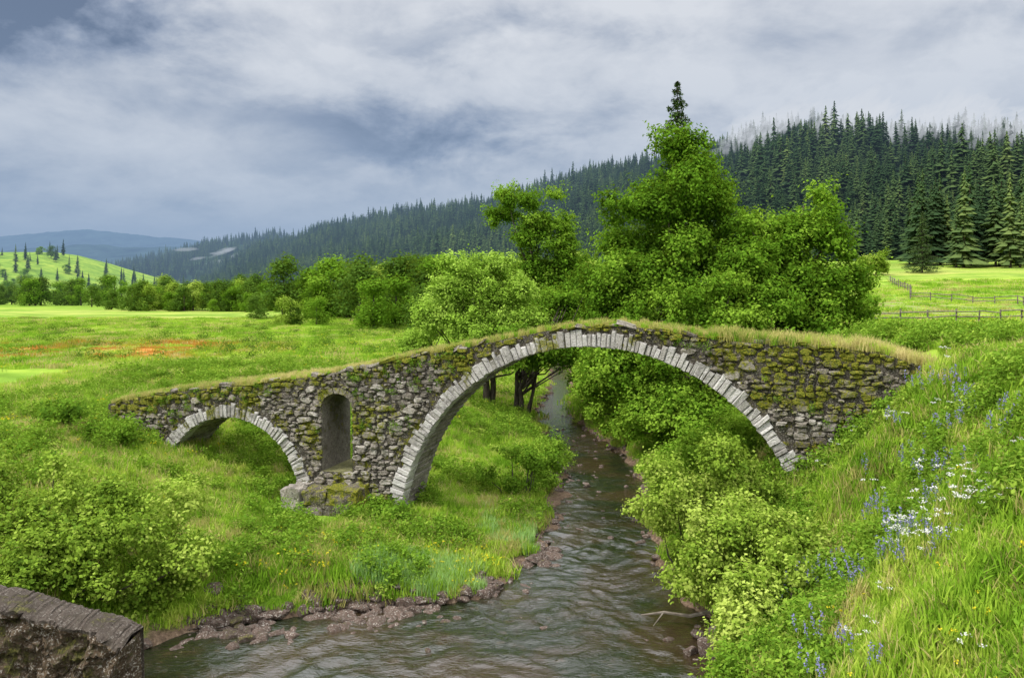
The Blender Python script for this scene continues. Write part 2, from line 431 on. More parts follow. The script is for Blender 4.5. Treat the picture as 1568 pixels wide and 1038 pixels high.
def place(i, j, wi, hi):
    u = U0+(i+wi/2)*g; z = Z0+(j+hi/2)*g; w = wi*g; h = hi*g
    if not okstone(u, z, w, h): return False
    occ[i:i+wi, j:j+hi] = True
    top = deck(u)-z
    ms = .36*math.exp(-max(0, top-.1)/.55)+.5*(vnoise(u*.55+3, z*.8)-.5)-.02
    if -8 < u < -2.5: ms += .08
    if u < -14: ms += .06
    base = .5*vnoise(u*.45+40, z*.5)+.25+.15*math.exp(-abs(u+6.5)/2)*(z < 4)
    tn = np.clip(base+rng.normal()*.28-.36*math.exp(-top/.5), 0, 1)
    stone(u+rng.normal()*.008, z+rng.normal()*.008, w*.97, h*.97, rng.uniform(.03, .13), tn, ms, 2, rng.normal()*.06)
    return True
for (w0, w1, h0, h1, tries) in [(.30, .56, .16, .28, 1300), (.22, .44, .13, .22, 6500), (.15, .32, .09, .17, 13000), (.09, .2, .06, .12, 26000)]:
    for k in range(tries):
        wi = int(rng.uniform(w0, w1)/g); hi = int(rng.uniform(h0, h1)/g)
        i = rng.integers(0, NU-wi); j = rng.integers(0, NZ-hi)
        u = U0+(i+wi/2)*g
        if Z0+j*g > deck(u) or occ[i+wi//2, j+hi//2]: continue
        if try_place(i, j, wi, hi):
            while j > 0 and try_place(i, j-1, wi, hi):
                j -= 1
                if rng.random() < .04: break
            place(i, j, wi, hi)
def ring(C, R, O, a0, a1, wmin, wmax):
    a = a0
    while a < a1:
        wd = rng.uniform(wmin, wmax)/((R+O)/2)
        am = a+wd/2; gp = wd*.05
        r0 = R-.03*rng.random()-.01; r1 = O+rng.uniform(-.16, .08)
        uu = C[0]+r1*math.cos(am)
        r1 = min(r1, math.hypot(uu-C[0], deck(uu)-.05-C[1])) if abs(math.cos(am)) < .5 else r1
        pr = rng.uniform(.04, .12)
        tn = np.clip(rng.normal(.55, .27)-(.3 if abs(math.cos(am)) < .25 else 0), 0, 1)
        ms = -.28+.6*(vnoise(am*5, 3)-.3)+(.15 if abs(math.cos(am)) < .3 else 0)
        k = []
        for dd, ins in ((.45, 0), (-pr*.6, .0), (-pr, .022)):
            for (aa, rr) in ((a+gp, r0), (a+wd-gp, r0), (a+wd-gp, r1), (a+gp, r1)):
                ai = aa+(ins/R if aa < am else -ins/R); ri = rr+(ins if rr < (r0+r1)/2 else -ins)
                k.append(bp(np.array([C[0]+ri*math.cos(ai)+rng.normal()*.011]), np.array([C[1]+ri*math.sin(ai)+rng.normal()*.011]), dd+rng.normal()*.011)[0])
        F = [[kk*4+i, kk*4+(i+1) % 4, (kk+1)*4+(i+1) % 4, (kk+1)*4+i] for kk in range(2) for i in range(4)]+[[8, 9, 10, 11]]
        br.add(k, F, 3, tn, ms)
        a += wd
ring(MC, MR, MO, .15, math.pi-.15, .10, .22)
ring(SC, SR, SO, .05, math.pi-.1, .10, .19)
for k in range(9):
    a0 = math.pi*(k+.05)/9; a1 = math.pi*(k+.95)/9; cu = (SL[0]+SL[1])/2; cz = SL[3]-.45; V = []
    for dd in (.3, -.07):
        for aa, rr in ((a0, 1.0), (a1, 1.0), (a1, 1.42), (a0, 1.42)):
            V.append(bp(np.array([cu+.56*rr*math.cos(aa)]), np.array([cz+.45*rr*math.sin(aa)]), dd+rng.normal()*.01)[0])
    br.add(V, [[0, 1, 5, 4], [1, 2, 6, 5], [2, 3, 7, 6], [3, 0, 4, 7], [4, 5, 6, 7]], 2, rng.uniform(.3, .7), .1)
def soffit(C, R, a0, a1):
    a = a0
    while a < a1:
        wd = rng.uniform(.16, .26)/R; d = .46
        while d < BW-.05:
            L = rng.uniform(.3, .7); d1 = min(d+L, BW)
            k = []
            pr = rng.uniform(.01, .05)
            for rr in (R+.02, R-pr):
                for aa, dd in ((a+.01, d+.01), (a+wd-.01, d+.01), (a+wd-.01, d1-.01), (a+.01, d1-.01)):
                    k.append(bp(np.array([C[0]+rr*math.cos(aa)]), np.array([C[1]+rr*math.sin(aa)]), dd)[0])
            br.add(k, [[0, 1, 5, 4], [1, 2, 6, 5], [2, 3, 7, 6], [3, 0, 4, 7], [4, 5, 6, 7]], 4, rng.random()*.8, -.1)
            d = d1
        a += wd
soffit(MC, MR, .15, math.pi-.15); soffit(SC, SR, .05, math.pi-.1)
for side in (0, 1):
    u = UL+.1
    while u < 9.8:
        w = rng.uniform(.2, .6); t = rng.uniform(.05, .13); dp = rng.uniform(.3, .5)
        zb = deck(u+w/2)-.07+rng.normal()*.025; tilt = (deck(u+w)-deck(u))/2+rng.normal()*.025
        f = -rng.uniform(.0, .12); k = []
        for zz, ins in ((0, 0), (t*.7, 0), (t, .03)):
            for uu, dd in ((u+ins, f+ins), (u+w*.97-ins, f+ins), (u+w*.97-ins, f+dp-ins), (u+ins, f+dp-ins)):
                q = dd if side == 0 else BW-dd
                k.append(bp(np.array([uu+rng.normal()*.02]), np.array([zb+zz+(tilt if uu > u+w/2 else -tilt)]), q+rng.normal()*.02)[0])
        F = [[kk*4+i, kk*4+(i+1) % 4, (kk+1)*4+(i+1) % 4, (kk+1)*4+i] for kk in range(2) for i in range(4)]+[[8, 9, 10, 11]]
        if rng.random() < .66: br.add(k, F, 2, rng.uniform(.1, .9), rng.uniform(-.1, .45))
        u += w
def rough_box(mb, u0, u1, d0, d1, z0, z1, mat, tint, moss, jit=.03, n=7):
    for (a, b, c0, fix) in [('u', 'z', 'd', d0), ('u', 'z', 'd', d1), ('d', 'z', 'u', u0), ('d', 'z', 'u', u1), ('u', 'd', 'z', z1)]:
        R = {'u': (u0, u1), 'd': (d0, d1), 'z': (z0, z1)}
        p, q = np.meshgrid(np.linspace(*R[a], n), np.linspace(*R[b], n), indexing='ij')
        C = {a: p, b: q, c0: np.full_like(p, fix)}
        uu = C['u']+jit*(vnoise(C['u']*7+C['z']*5, C['d']*7)-.5)*2
        dd = C['d']+jit*(vnoise(C['d']*7+C['z']*6+9, C['u']*7)-.5)*2
        zz = C['z']+jit*(vnoise(C['u']*7+3, C['d']*7+C['z']*5)-.5)*2
        mb.add(bp(uu, zz, dd).reshape(-1, 3), grid_faces(n, n), mat, tint, moss)
rough_box(br, -9.9, -9.3, -1.1, .1, -.3, 1.5, 2, .75, -.15, .09)
rough_box(br, -9.26, -8.55, -1.05, .1, -.3, .98, 2, .2, .0, .07); rough_box(br, -9.26, -8.4, -1.0, .1, 1.0, 1.47, 2, .1, .15, .07)
rough_box(br, -8.5, -7.6, -.95, .1, -.3, 1.05, 2, .05, .0, .07); rough_box(br, -8.36, -7.3, -.95, .1, 1.07, 1.58, 2, .15, .2, .07)
br.build('stone_arch_bridge', [M_mortar, M_plaster, M_stone, M_vous, M_plaster])

# ------------------------------------------------------------------ retaining wall (bottom left)
mb = MB()
n = 200
xs = np.linspace(-15, -7.35, n)
topz = np.interp(xs, [-15, -9.9, -7.8, -7.35], [2.9, 1.98, 1.42, 1.2])+.05*fbm(xs*1.7, xs*0+5)
rows = []
for f in np.linspace(0, 1, 36):
    zz = -.5+(topz+.5)*f
    xx = xs-.85*(1-f)*sstep(xs, -9.5, -7.35)+.22*fbm(xs*2.2, zz*2.2)*sstep(xs, -8.6, -7.4)+.07*fbm(xs*4, zz*4)
    crk = np.abs(vnoise(xs*2.1+7, zz*2.6+3)-.5)
    yy = 15.0+.25*fbm(xs*1.1, zz*1.1)+.50*fbm(xs*3.2+9, zz*4.2, 5)+.10*f-.10*(f > .93)+.10*(crk < .05)
    rows.append(np.stack([xx, yy, zz+.07*fbm(xs*5, zz*5+3)], 1))
for yo, dz in ((15.2, .03), (15.5, .05), (15.9, .04)):
    rows.append(np.stack([xs+.1*fbm(xs*0+yo*3, xs*0)*sstep(xs, -8, -7.4), yo+.14*fbm(xs*2, xs*0+1), topz+dz+.06*fbm(xs*6, xs*0+yo*7)], 1))
rows.append(np.stack([xs, 15.95+0*xs, 0*xs-.5], 1))
V = np.stack(rows, 1); V += rng.normal(size=V.shape)*.010
nr = len(rows); F = grid_faces(n, nr)[:, ::-1]; fr = np.tile(np.arange(nr-1), n-1)
mb.add(V.reshape(-1, 3), F[fr < 34], 0, .5, .0); mb.add(V.reshape(-1, 3), F[fr >= 34], 1, .5, .0)
NE = 10; base = V[-1, :36]; back = np.stack([np.full(36, V[-1, 37, 0]), np.full(36, 15.93), base[:, 2]], 1)
EV = np.stack([base+(back-base)*k/(NE-1) for k in range(NE)], 0)
EV[1:-1, 1:-1, 0] += .22*fbm(EV[1:-1, 1:-1, 1]*4, EV[1:-1, 1:-1, 2]*4)
mb.add(EV.reshape(-1, 3), grid_faces(NE, 36), 0, .3, 0)
mb.build('retaining_wall', [M_conc, M_cap])

# ------------------------------------------------------------------ trees
def crown(mb, env, sub_r, nsub, cl_r, per, ls, mat=0, tb=0., sq=.9, dens=1.):
    subs = []
    for (x, y, z, rx, ry, rz) in env:
        k = max(4, int(nsub*((rx*ry*rz)**(1/3)/2.0)**2))
        dd = rdir(k); f = rng.uniform(.3, 1.0, k)**.6
        c = np.array([x, y, z])+dd*np.array([rx, ry, rz])*f[:, None]
        r = sub_r*rng.uniform(.45, 1.3, k)
        for a, b, q in zip(c, r, dd): subs.append((a, b, q))
    Cc = []; Nn = []; Tt = []
    for c, r, q in subs:
        ncl = max(5, int(9*dens*(r/cl_r)**1.7))
        dirs = rdir(ncl); dirs[:, 2] = dirs[:, 2]*.8+.2
        cp = c+dirs*r*np.array([1, 1, sq])*(rng.random((ncl, 1))**.45)*1.15
        t0 = rng.uniform(.15, .75)
        cr = cl_r*rng.uniform(.5, 1.5, ncl)
        ct = t0+rng.normal(size=ncl)*.15+tb
        tw = unit(dirs+rng.normal(size=dirs.shape)*.5+np.array([0, 0, .15]))
        s = rng.uniform(-1, 1, (ncl, per, 1))
        pos = cp[:, None, :]+tw[:, None, :]*s*cr[:, None, None]+rng.normal(size=(ncl, per, 3))*cr[:, None, None]*.38
        nn = unit(unit(pos-c)*.7+np.array([0, 0, .5])+rng.normal(size=pos.shape)*.5)
        Cc.append(pos.reshape(-1, 3)); Nn.append(nn.reshape(-1, 3)); Tt.append(np.repeat(ct, per)+rng.normal(size=ncl*per)*.13)
    Cc = np.concatenate(Cc); Nn = np.concatenate(Nn); Tt = np.clip(np.concatenate(Tt), 0, 1)
    leaves(mb, Cc, Nn, ls*rng.uniform(.65, 1.3, len(Cc)), Tt, mat, .66)
    return subs
def limbs(mb, base, top, r, subs, nb=14):
    base = np.array(base, float); top = np.array(top, float)
    n = 8; t = np.linspace(0, 1, n)[:, None]
    P = base+(top-base)*t+rng.normal(size=(n, 3))*np.array([.15, .15, 0])*np.sin(t*3.14); P[0] = base-np.array([0, 0, .4])
    tube(mb, P, np.linspace(r, r*.15, n)*np.where(np.arange(n) == 0, 1.35, 1), 9)
    idx = rng.permutation(len(subs))[:nb]
    for i in idx:
        c = subs[i][0]; s = rng.uniform(.15, .75); o = base+(top-base)*s
        if o[2] > c[2]: o = base+(top-base)*max(.1, s*.5)
        m = (o+c)/2+np.array([0, 0, -.12*np.linalg.norm(c-o)])+rng.normal(size=3)*.1
        tube(mb, [o, m, c], [r*.38, r*.24, r*.07], 6)
def gz(x, y): return float(height(x, y))

def tree(name, env, base, top, r, sub_r=.9, nsub=9, cl_r=.36, per=26, ls=.18, mat=M_leaf, tb=0., nb=14, trunks=1, dens=1.):
    mb = MB(); subs = crown(mb, env, sub_r, nsub, cl_r, per, ls, 0, tb, dens=dens)
    for k in range(trunks):
        o = np.array([rng.normal()*.5, rng.normal()*.3, 0])*(k > 0)
        limbs(mb, np.array(base)+o, np.array(top)+o*2, r*(1-.15*k), subs, nb)
    return mb.build(name, [mat, M_bark])

tree('alder_tree', [(8.8, 40, 14.6, 1.4, 1.4, 1.4), (8.9, 40, 12.7, 2.5, 2.3, 1.7), (7.8, 40, 10.6, 3.4, 2.8, 2.0), (6.2, 40, 12.0, 1.4, 1.4, 1.3), (8.6, 39.5, 8.3, 4.2, 3, 2.2), (5.4, 39.5, 8.0, 1.8, 1.8, 1.8), (5.2, 39, 6.0, 2.0, 1.8, 1.6)],
     (8.0, 40.5, gz(8, 40.5)), (8.7, 40, 15.2), .32, nsub=18, sub_r=.85, tb=.05, ls=.17)
tree('alder_tree', [(14.4, 39, 11.3, 1.6, 1.7, 1.3), (14.8, 39, 9.4, 2.4, 2.3, 1.8), (15.2, 38.5, 7.2, 2.3, 2.3, 1.7), (12.2, 38, 8.0, 2.6, 2.4, 2.1), (12.0, 38.5, 10.2, 1.9, 1.8, 1.7), (14.8, 38, 6.2, 2, 1.8, 1.1)],
     (13.2, 39.5, gz(13.2, 39.5)), (14.3, 39, 12.0), .28, nsub=18, sub_r=.8, tb=.06, ls=.17)
tree('alder_tree', [(9.5, 36, 7.0, 3.2, 1.8, 1.5), (7.8, 35.5, 4.6, 2.4, 2, 2.0), (10.0, 34.5, 5.6, 2.6, 2, 1.7), (5.9, 36.5, 4.3, 1.9, 1.6, 1.7), (8.0, 34.5, 2.9, 1.8, 1.4, 1.3), (5.2, 37, 5.9, 1.8, 1.5, 1.5), (6.0, 36, 2.2, 1.4, 1.2, 1.2), (7.2, 33.5, 1.9, 1.3, 1, .8)],
     (8.9, 36, gz(8.9, 36)), (8.3, 35, 6.4), .2, nsub=20, sub_r=.65, cl_r=.3, ls=.15, tb=.08)
tree('alder_tree', [(4.9, 39.5, 2.2, 1.5, 1.4, 1.5), (4.4, 40.5, 3.6, 1.3, 1.3, 1.3), (5.6, 44, 4.4, 2.0, 1.8, 2.0), (4.4, 47, 3.2, 1.5, 1.6, 1.7), (6.0, 42, 2.4, 1.7, 1.6, 1.5), (5.2, 50, 4.5, 1.8, 1.6, 2.2)],
     (6.8, 43, gz(6.8, 43)), (6.0, 44, 5.5), .14, nsub=21, sub_r=.7, cl_r=.32, ls=.16, tb=.10)
tree('willow_tree', [(-2.4, 46, 9.0, 1.6, 1.5, 1.5), (-2.6, 46, 7.4, 2.2, 1.7, 1.8), (.0, 46, 7.8, 1.9, 1.7, 1.8), (-3.9, 46, 5.8, 2.1, 1.7, 1.6), (-1.2, 45, 5.4, 2.4, 1.6, 1.7), (.6, 45, 5.2, 1.5, 1.4, 1.6)],
     (-1.5, 46.5, gz(-1.5, 46.5)), (-1.6, 46, 9.2), .22, nsub=20, sub_r=.65, cl_r=.3, ls=.15, mat=M_willow, trunks=2, tb=.16)
tree('willow_tree', [(-5.2, 50, 5.6, 1.5, 1.3, 1.4), (-6.0, 50, 4.3, 1.2, 1, 1)], (-5.2, 50, gz(-5.2, 50)), (-5.2, 50, 6), .12, nsub=20, sub_r=.55, cl_r=.28, ls=.15, mat=M_willow)
tree('alder_tree', [(.2, 58, 13.6, 2.1, 1.8, 1.6), (2.9, 58, 12.8, 1.6, 1.6, 2.0), (1.5, 58, 10.5, 3.0, 2, 2.4), (4.3, 58, 8.4, 2.4, 2, 2.2), (2, 58, 7.5, 3.4, 2, 2.2), (5.4, 57, 6.5, 2.2, 2, 2.4), (3, 57, 4.5, 3, 2, 2)],
     (1.2, 58.5, gz(-1.2, 58.5)), (1.2, 58, 13.6), .26, nsub=17, sub_r=.75, tb=-.02)
tree('alder_tree', [(.5, 43, 4.6, 1.9, 1.4, 1.1), (.9, 49, 6.0, 2.1, 1.6, 1.7), (2.4, 51, 6.2, 1.7, 1.5, 1.8), (2.0, 44, 4.6, 1.6, 1.4, 1.1), (4.6, 50, 6.8, 1.8, 1.5, 1.7)],
     (.2, 46.5, gz(.2, 46.5)), (.8, 47, 6), .18, nsub=20, sub_r=.65, tb=-.1, trunks=3)
mb = MB()
for k in range(20):
    b = np.array([-5.0+rng.normal()*.3, 36+rng.normal()*.2, gz(-5, 36)-.1]); t = b+np.array([rng.normal()*.5, rng.normal()*.4, rng.uniform(1.8, 3.2)])
    tube(mb, [b, (b+t)/2+rng.normal(size=3)*.08, t], [.022, .014, .005], 4, 0)
    for q in range(4):
        o = b+(t-b)*rng.uniform(.4, .9); tube(mb, [o, o+np.array([rng.normal()*.2, rng.normal()*.2, .4])], [.008, .003], 3, 0)
mb.build('bare_shrub', [M_bark])

def spruce(mb, base, H, R, tiers, nb, detail=1, mat=0, thin=1.):
    x, y, z = base
    tube(mb, [[x, y, z], [x, y, z+H*.5], [x, y, z+H]], [H*.014, H*.009, .01 if detail == 2 else .003], 5, 1)
    for i in range(tiers):
        f = (i+.6)/tiers; r = R*(1-f)**.85*rng.uniform(.7, 1.2)+H*.006
        a0 = rng.random()*6.28
        for j in range(nb):
            if rng.random() > thin: continue
            zz = z+H*(.08+.92*min(1, f+rng.uniform(-.5, .5)/tiers))
            a = a0+j*6.283/nb+rng.normal()*.2; L = r*rng.uniform(.5, 1.25)
            dv = np.array([math.cos(a), math.sin(a), 0]); pv = np.array([-dv[1], dv[0], 0])
            o = np.array([x, y, zz]); w = L*.26+H*.004
            dz = -.38*L
            if detail == 1:
                V = [o+np.array([0, 0, .025*H]), o+dv*L*.55+pv*w+np.array([0, 0, dz*.75]), o+dv*L+np.array([0, 0, dz*.8]), o+dv*L*.55-pv*w+np.array([0, 0, dz*.75])]
                mb.add(V, [[0, 1, 2], [0, 2, 3]], mat, rng.random())
            else:
                n = max(10, int(L*34)); tt = rng.random(n)**.7
                c = o+dv*L*tt[:, None]+pv*(rng.normal(size=(n, 1))*w*.6*(1-tt[:, None]*.6))+np.array([0, 0, 1])*((-.32*L*tt+.18*L*tt**2)[:, None]-rng.random((n, 1))*.26)
                nn = unit(np.array([0, 0, 1])+rng.normal(size=(n, 3))*.5)
                leaves(mb, c, nn, rng.uniform(.18, .36, n), np.clip(rng.normal(.5, .2, n), 0, 1), mat, .35)
                tube(mb, [o, o+dv*L*.9+np.array([0, 0, -.15*L])], [.03, .008], 3, 1)
mb = MB(); spruce(mb, (10.6, 51, 4), 17.2, 4.2, 36, 9, 2); mb.build('spruce_tree', [M_con, M_bark])
def on(x, y): return (x, y, gz(x, y)-.2)
mb = MB(); spruce(mb, on(68.0, 132), 10.5, 2.8, 22, 9, 2); mb.build('spruce_tree', [M_con, M_bark])

prot = []
for k in range(8):
    m_ = MB(); spruce(m_, (0, 0, 0), 1.0, rng.uniform(.13, .23), 24, 8, 1, thin=rng.uniform(.7, .95)); prot.append(m_.build('p', [M_con, M_bark], link=False))
def mountain(name, st, sp, hgt, seed, tree_name, na=32):
    st = np.array(st, float)
    n = 160; m = 40
    s = np.linspace(0, len(st)-1, n); q = np.stack([np.interp(s, np.arange(len(st)), st[:, k]) for k in range(6)], 1)
    t = np.linspace(0, 1.35, m)
    def surf(qq, tt):
        cr = qq[..., :3]; ba = qq[..., 3:]
        tc = np.minimum(tt, 1)[..., None]; xy = ba[..., :2]+(cr[..., :2]-ba[..., :2])*tt[..., None]
        prof = np.sin(tc*math.pi/2)**1.15*.35+tc*.65
        z = ba[..., 2:]+(cr[..., 2:]-ba[..., 2:])*prof
        z = z-np.clip(tt-1, 0, 1)[..., None]*80
        nz = (fbm(xy[..., :1]*.009+seed, xy[..., 1:2]*.009, 4)*na*np.clip(tt*1.3, 0, 1)[..., None]*np.clip(1.25-tt, .45, 1)[..., None])*(cr[..., 2:]/100)
        return np.concatenate([xy, z+nz], -1)
    Q = np.repeat(q[:, None], m, 1); T = np.repeat(t[None], n, 0)
    mb = MB(); mb.add(surf(Q, T).reshape(-1, 3), grid_faces(n, m), 0, .3)
    mb.build(name, [M_con], smooth=True)
    P = surf(q[:, None].repeat(2, 1), np.array([[0, 1.]]).repeat(n, 0))
    seg = np.linalg.norm(np.diff(P[:, 0], axis=0), axis=1); sl = np.linalg.norm(P[:-1, 1]-P[:-1, 0], axis=1)
    w = (np.linalg.norm(np.diff(P[:, 1], axis=0), axis=1)+seg)/2*sl; N = int(w.sum()/sp**2)
    i = rng.choice(n-1, N, p=w/w.sum()); fr = rng.random(N)[:, None]
    qq = q[i]*(1-fr)+q[i+1]*fr; tt = rng.uniform(-.0, 1.06, N)
    pts = surf(qq, tt); pts[:, 2] -= .5
    hh = rng.uniform(.4, 1.3, N)*hgt*(1+.9*(vnoise(pts[:, 0]*.02, pts[:, 1]*.02)-.5))
    hh = np.where(rng.random(N) < .06, hh*1.3, hh)
    scatter(tree_name, pts, np.stack([hh*1.2, hh*1.2, hh], 1), rotz(N, .02), [o.copy() for o in prot])
    return surf, st
surfM, stM = mountain('forested_mountain', [
    (-526, 1300, 10, -300, 760, 2), (-362, 1150, 62, -190, 600, 2), (-216, 1000, 76, -115, 520, 2), (-106, 900, 84, -55, 450, 2), (-30, 820, 86, -15, 400, 3),
    (40, 740, 92, 20, 350, 4), (84, 660, 98, 40, 300, 5), (141, 580, 104, 62, 250, 8), (186, 520, 108, 80, 225, 10), (227, 450, 90, 100, 200, 13),
    (257, 400, 78, 112, 170, 13), (285, 360, 84, 125, 150, 13), (330, 300, 88, 160, 120, 12)], 4.9, 13.5, 1.0, 'spruce_forest')
mountain('wooded_hill', [(-900, 1500, 20, -600, 1000, 2), (-640, 1450, 60, -480, 950, 2), (-520, 1400, 84, -380, 900, 2), (-400, 1380, 94, -300, 880, 2), (-250, 1400, 40, -200, 860, 2)], 9, 13, 5., 'wooded_hill_trees')
n = 70; x = rng.uniform(82, 125, n); y = 150-(x-82)*.5+rng.uniform(-6, 22, n); p = [(a, b, gz(a, b)-.3) for a, b in zip(x, y)]
sc = rng.uniform(11, 20, n); scatter('forest_edge_spruces', p, np.stack([sc, sc, sc], 1), rotz(n, .02), [o.copy() for o in prot])
def ridge(name, pts, mat, y, dep):
    pts = np.array(pts, float); n = 300; x = np.linspace(pts[0, 0], pts[-1, 0], n); z = np.interp(x, pts[:, 0], pts[:, 1])+18*fbm(x*.006, x*0+2)+5*fbm(x*.05, x*0)
    V = np.stack([np.stack([x, x*0+y-dep, x*0-5], 1), np.stack([x, x*0+y-dep*.5, z*.6], 1), np.stack([x, x*0+y, z], 1), np.stack([x, x*0+y+dep, x*0-5], 1)], 1)
    mb = MB(); mb.add(V.reshape(-1, 3), grid_faces(n, 4)); mb.build(name, [mat], smooth=True)
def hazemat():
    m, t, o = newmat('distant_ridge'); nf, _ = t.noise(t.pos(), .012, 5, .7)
    principled(t, o, t.ramp(nf, [(.35, (.012, .028, .04)), (.65, (.045, .08, .08))]), 1, None, 0); return m  # bluish distance haze is mixed into the ridge base colour
HM = hazemat()
ridge('distant_hills', [(-2600, 90), (-1900, 120), (-1450, 95), (-1150, 125), (-800, 110), (-500, 60), (200, 40)], HM, 2100, 500)
ridge('distant_hills', [(-3600, 260), (-2900, 300), (-2300, 235), (-1900, 270), (-1300, 205), (-500, 60)], HM, 3600, 600)

def proto_broad(mat, seed):
    mb = MB(); env = [(0, 0, .62, .30, .30, .30), (rng.normal()*.15, 0, .36, .34, .32, .26), (rng.normal()*.1, rng.normal()*.1, .84, .17, .17, .15), (rng.normal()*.2, rng.normal()*.2, .28, .26, .26, .2)]
    subs = []
    for e in env:
        for q in range(16):
            d = rdir(1)[0]; subs.append(np.array(e[:3])+d*np.array(e[3:])*rng.uniform(.5, 1))
    for c in subs:
        n = 60; dd = rdir(n); p = c+dd*rng.uniform(.04, .15, (n, 1))
        leaves(mb, p, unit(dd+np.array([0, 0, .5])+rng.normal(size=(n, 3))*.4), rng.uniform(.025, .055, n), np.clip(rng.normal(rng.uniform(.3, .7), .12, n), 0, 1), 0, .7)
    tube(mb, [[0, 0, -.05], [0, 0, .3], [.02, 0, .7]], [.03, .022, .008], 6)
    return mb.build('p', [mat, M_bark], link=False)
pts = []; hs = []
def line(x0, y0, x1, y1, n, h0, h1, jx=4, jy=6):
    for k in range(n):
        f = rng.random(); x = x0+(x1-x0)*f+rng.normal()*jx; y = y0+(y1-y0)*f+rng.normal()*jy
        pts.append((x, y, gz(x, y)-.3)); hs.append(rng.uniform(h0, h1))
line(-78, 165, -42, 155, 45, 2.5, 6.5, 4, 3); line(-150, 215, -50, 190, 60, 3, 8); line(-34, 128, -24, 118, 12, 5, 10, 2, 4); line(-22, 112, -8, 105, 22, 5, 9.5, 2, 4)
line(-28, 175, 30, 150, 70, 7, 12, 5, 10); line(-330, 480, -230, 380, 35, 4, 8, 25, 25); line(-300, 330, -170, 330, 50, 4, 8, 10, 10)
line(-8, 90, 14, 85, 18, 5, 8, 3, 4); line(-37.5, 117, -37.5, 117, 1, 3.5, 4, .1, .1); line(-30, 100, -12, 92, 5, 2.5, 4.5, 2, 2)
hs = np.array(hs); scatter('broadleaf_trees', pts, np.stack([hs*1.2, hs*1.2, hs], 1), rotz(len(hs), .03), [proto_broad(M_leaf, 0), proto_broad(M_leaf, 1), proto_broad(M_dleaf, 2), proto_broad(M_bush, 3), proto_broad(M_dleaf, 4)])
n = 90; x = rng.uniform(-420, -200, n); y = rng.uniform(390, 520, n); p = [(a, b, gz(a, b)-.3) for a, b in zip(x, y)]
scatter('hillside_spruces', p, rng.uniform(5, 12, n), rotz(n, .02), [o.copy() for o in prot])
tree('round_tree', [(59, 128, gz(59, 128)+2.2, 2.9, 2.4, 1.6), (57.2, 128, gz(59, 128)+1.8, 1.8, 1.6, 1.2)], (58.5, 128, gz(58.5, 128)), (59, 128, gz(59, 128)+3), .2, nsub=12, sub_r=.7, cl_r=.4, ls=.3, per=18, mat=M_bush)

# ------------------------------------------------------------------ bushes
def bush(name, env, mat=M_bush, tb=0., nsub=24, sub_r=.42, cl_r=.18, per=20, ls=.095, stems=14):
    mb = MB(); subs = crown(mb, env, sub_r, nsub, cl_r, per, ls, 0, tb)
    cx = np.mean([e[0] for e in env]); cy = np.mean([e[1] for e in env])
    for i in rng.permutation(len(subs))[:stems]:
        c = subs[i][0]; b = np.array([cx+(c[0]-cx)*.45, cy+(c[1]-cy)*.45, 0.]); b[2] = gz(b[0], b[1])-.2
        tube(mb, [b, (b+c)/2+rng.normal(size=3)*.08, c], [.04, .025, .008], 5)
    return mb.build(name, [mat, M_bark])
bush('willow_bush', [(-9.2, 19.0, 1.9, 1.8, 1.3, 1.5), (-11.6, 19.4, 2.3, 1.8, 1.3, 1.5), (-8.0, 18.4, 1.0, 1.2, 1., 1.0), (-10.3, 17.8, 1.3, 1.8, 1, 1.2), (-13.6, 19.0, 2.4, 1.7, 1.2, 1.5), (-12.4, 18.0, 1.5, 1.6, 1, 1.2)], tb=.02, nsub=36, sub_r=.5, stems=30)
bush('willow_bush', [(5.3, 21.3, 2.8, 1.7, 1.2, 1.2), (4.4, 21.2, 1.7, 1.3, .9, 1.1), (6.3, 21.3, 2.5, 1.2, .9, 1.2)], tb=.08, nsub=36, sub_r=.48)
bush('willow_bush', [(5.3, 18.9, 1.8, 1.6, 1., 1.1), (6.4, 19.1, 2.1, 1.2, .9, 1.0), (4.6, 18.6, 1.1, 1.0, .7, .9)], tb=.05, nsub=36, sub_r=.48)
bush('willow_bush', [(5.4, 16.7, 1.1, 1.1, .9, 1.0), (5.9, 17.2, 1.6, 1.0, .7, .8), (4.8, 16.0, .8, .7, .6, .7)], tb=.1, nsub=36)
bush('riverside_shrub', [(-.1, 29.3, 1.5, 1.1, .8, .8), (.8, 30, 1.0, .9, .7, .6)], mat=M_weed, nsub=30, tb=-.1)
bush('riverside_shrub', [(2.0, 33.5, 1.0, .9, .8, .7), (1.5, 31, .9, .8, .7, .6)], mat=M_weed, nsub=30, tb=.1)
bush('riverside_shrub', [(-3.3, 24.2, 1.1, .8, .6, .6), (-4.3, 24.6, 1.0, .6, .6, .45)], mat=M_weed, nsub=30, tb=.05)
bush('riverside_shrub', [(8.3, 26, 3.4, 1.6, 1.1, 1.3), (7, 27, 2.4, 1.4, 1.1, 1.1), (6.2, 29, 1.6, 1.2, 1.1, 1.0)], mat=M_leaf, nsub=30, sub_r=.5, tb=.15)
bush('riverside_shrub', [(-13.6, 26.5, 3.3, .9, .6, .5), (-15.3, 27, 3.6, .7, .6, .4)], mat=M_weed, nsub=28)

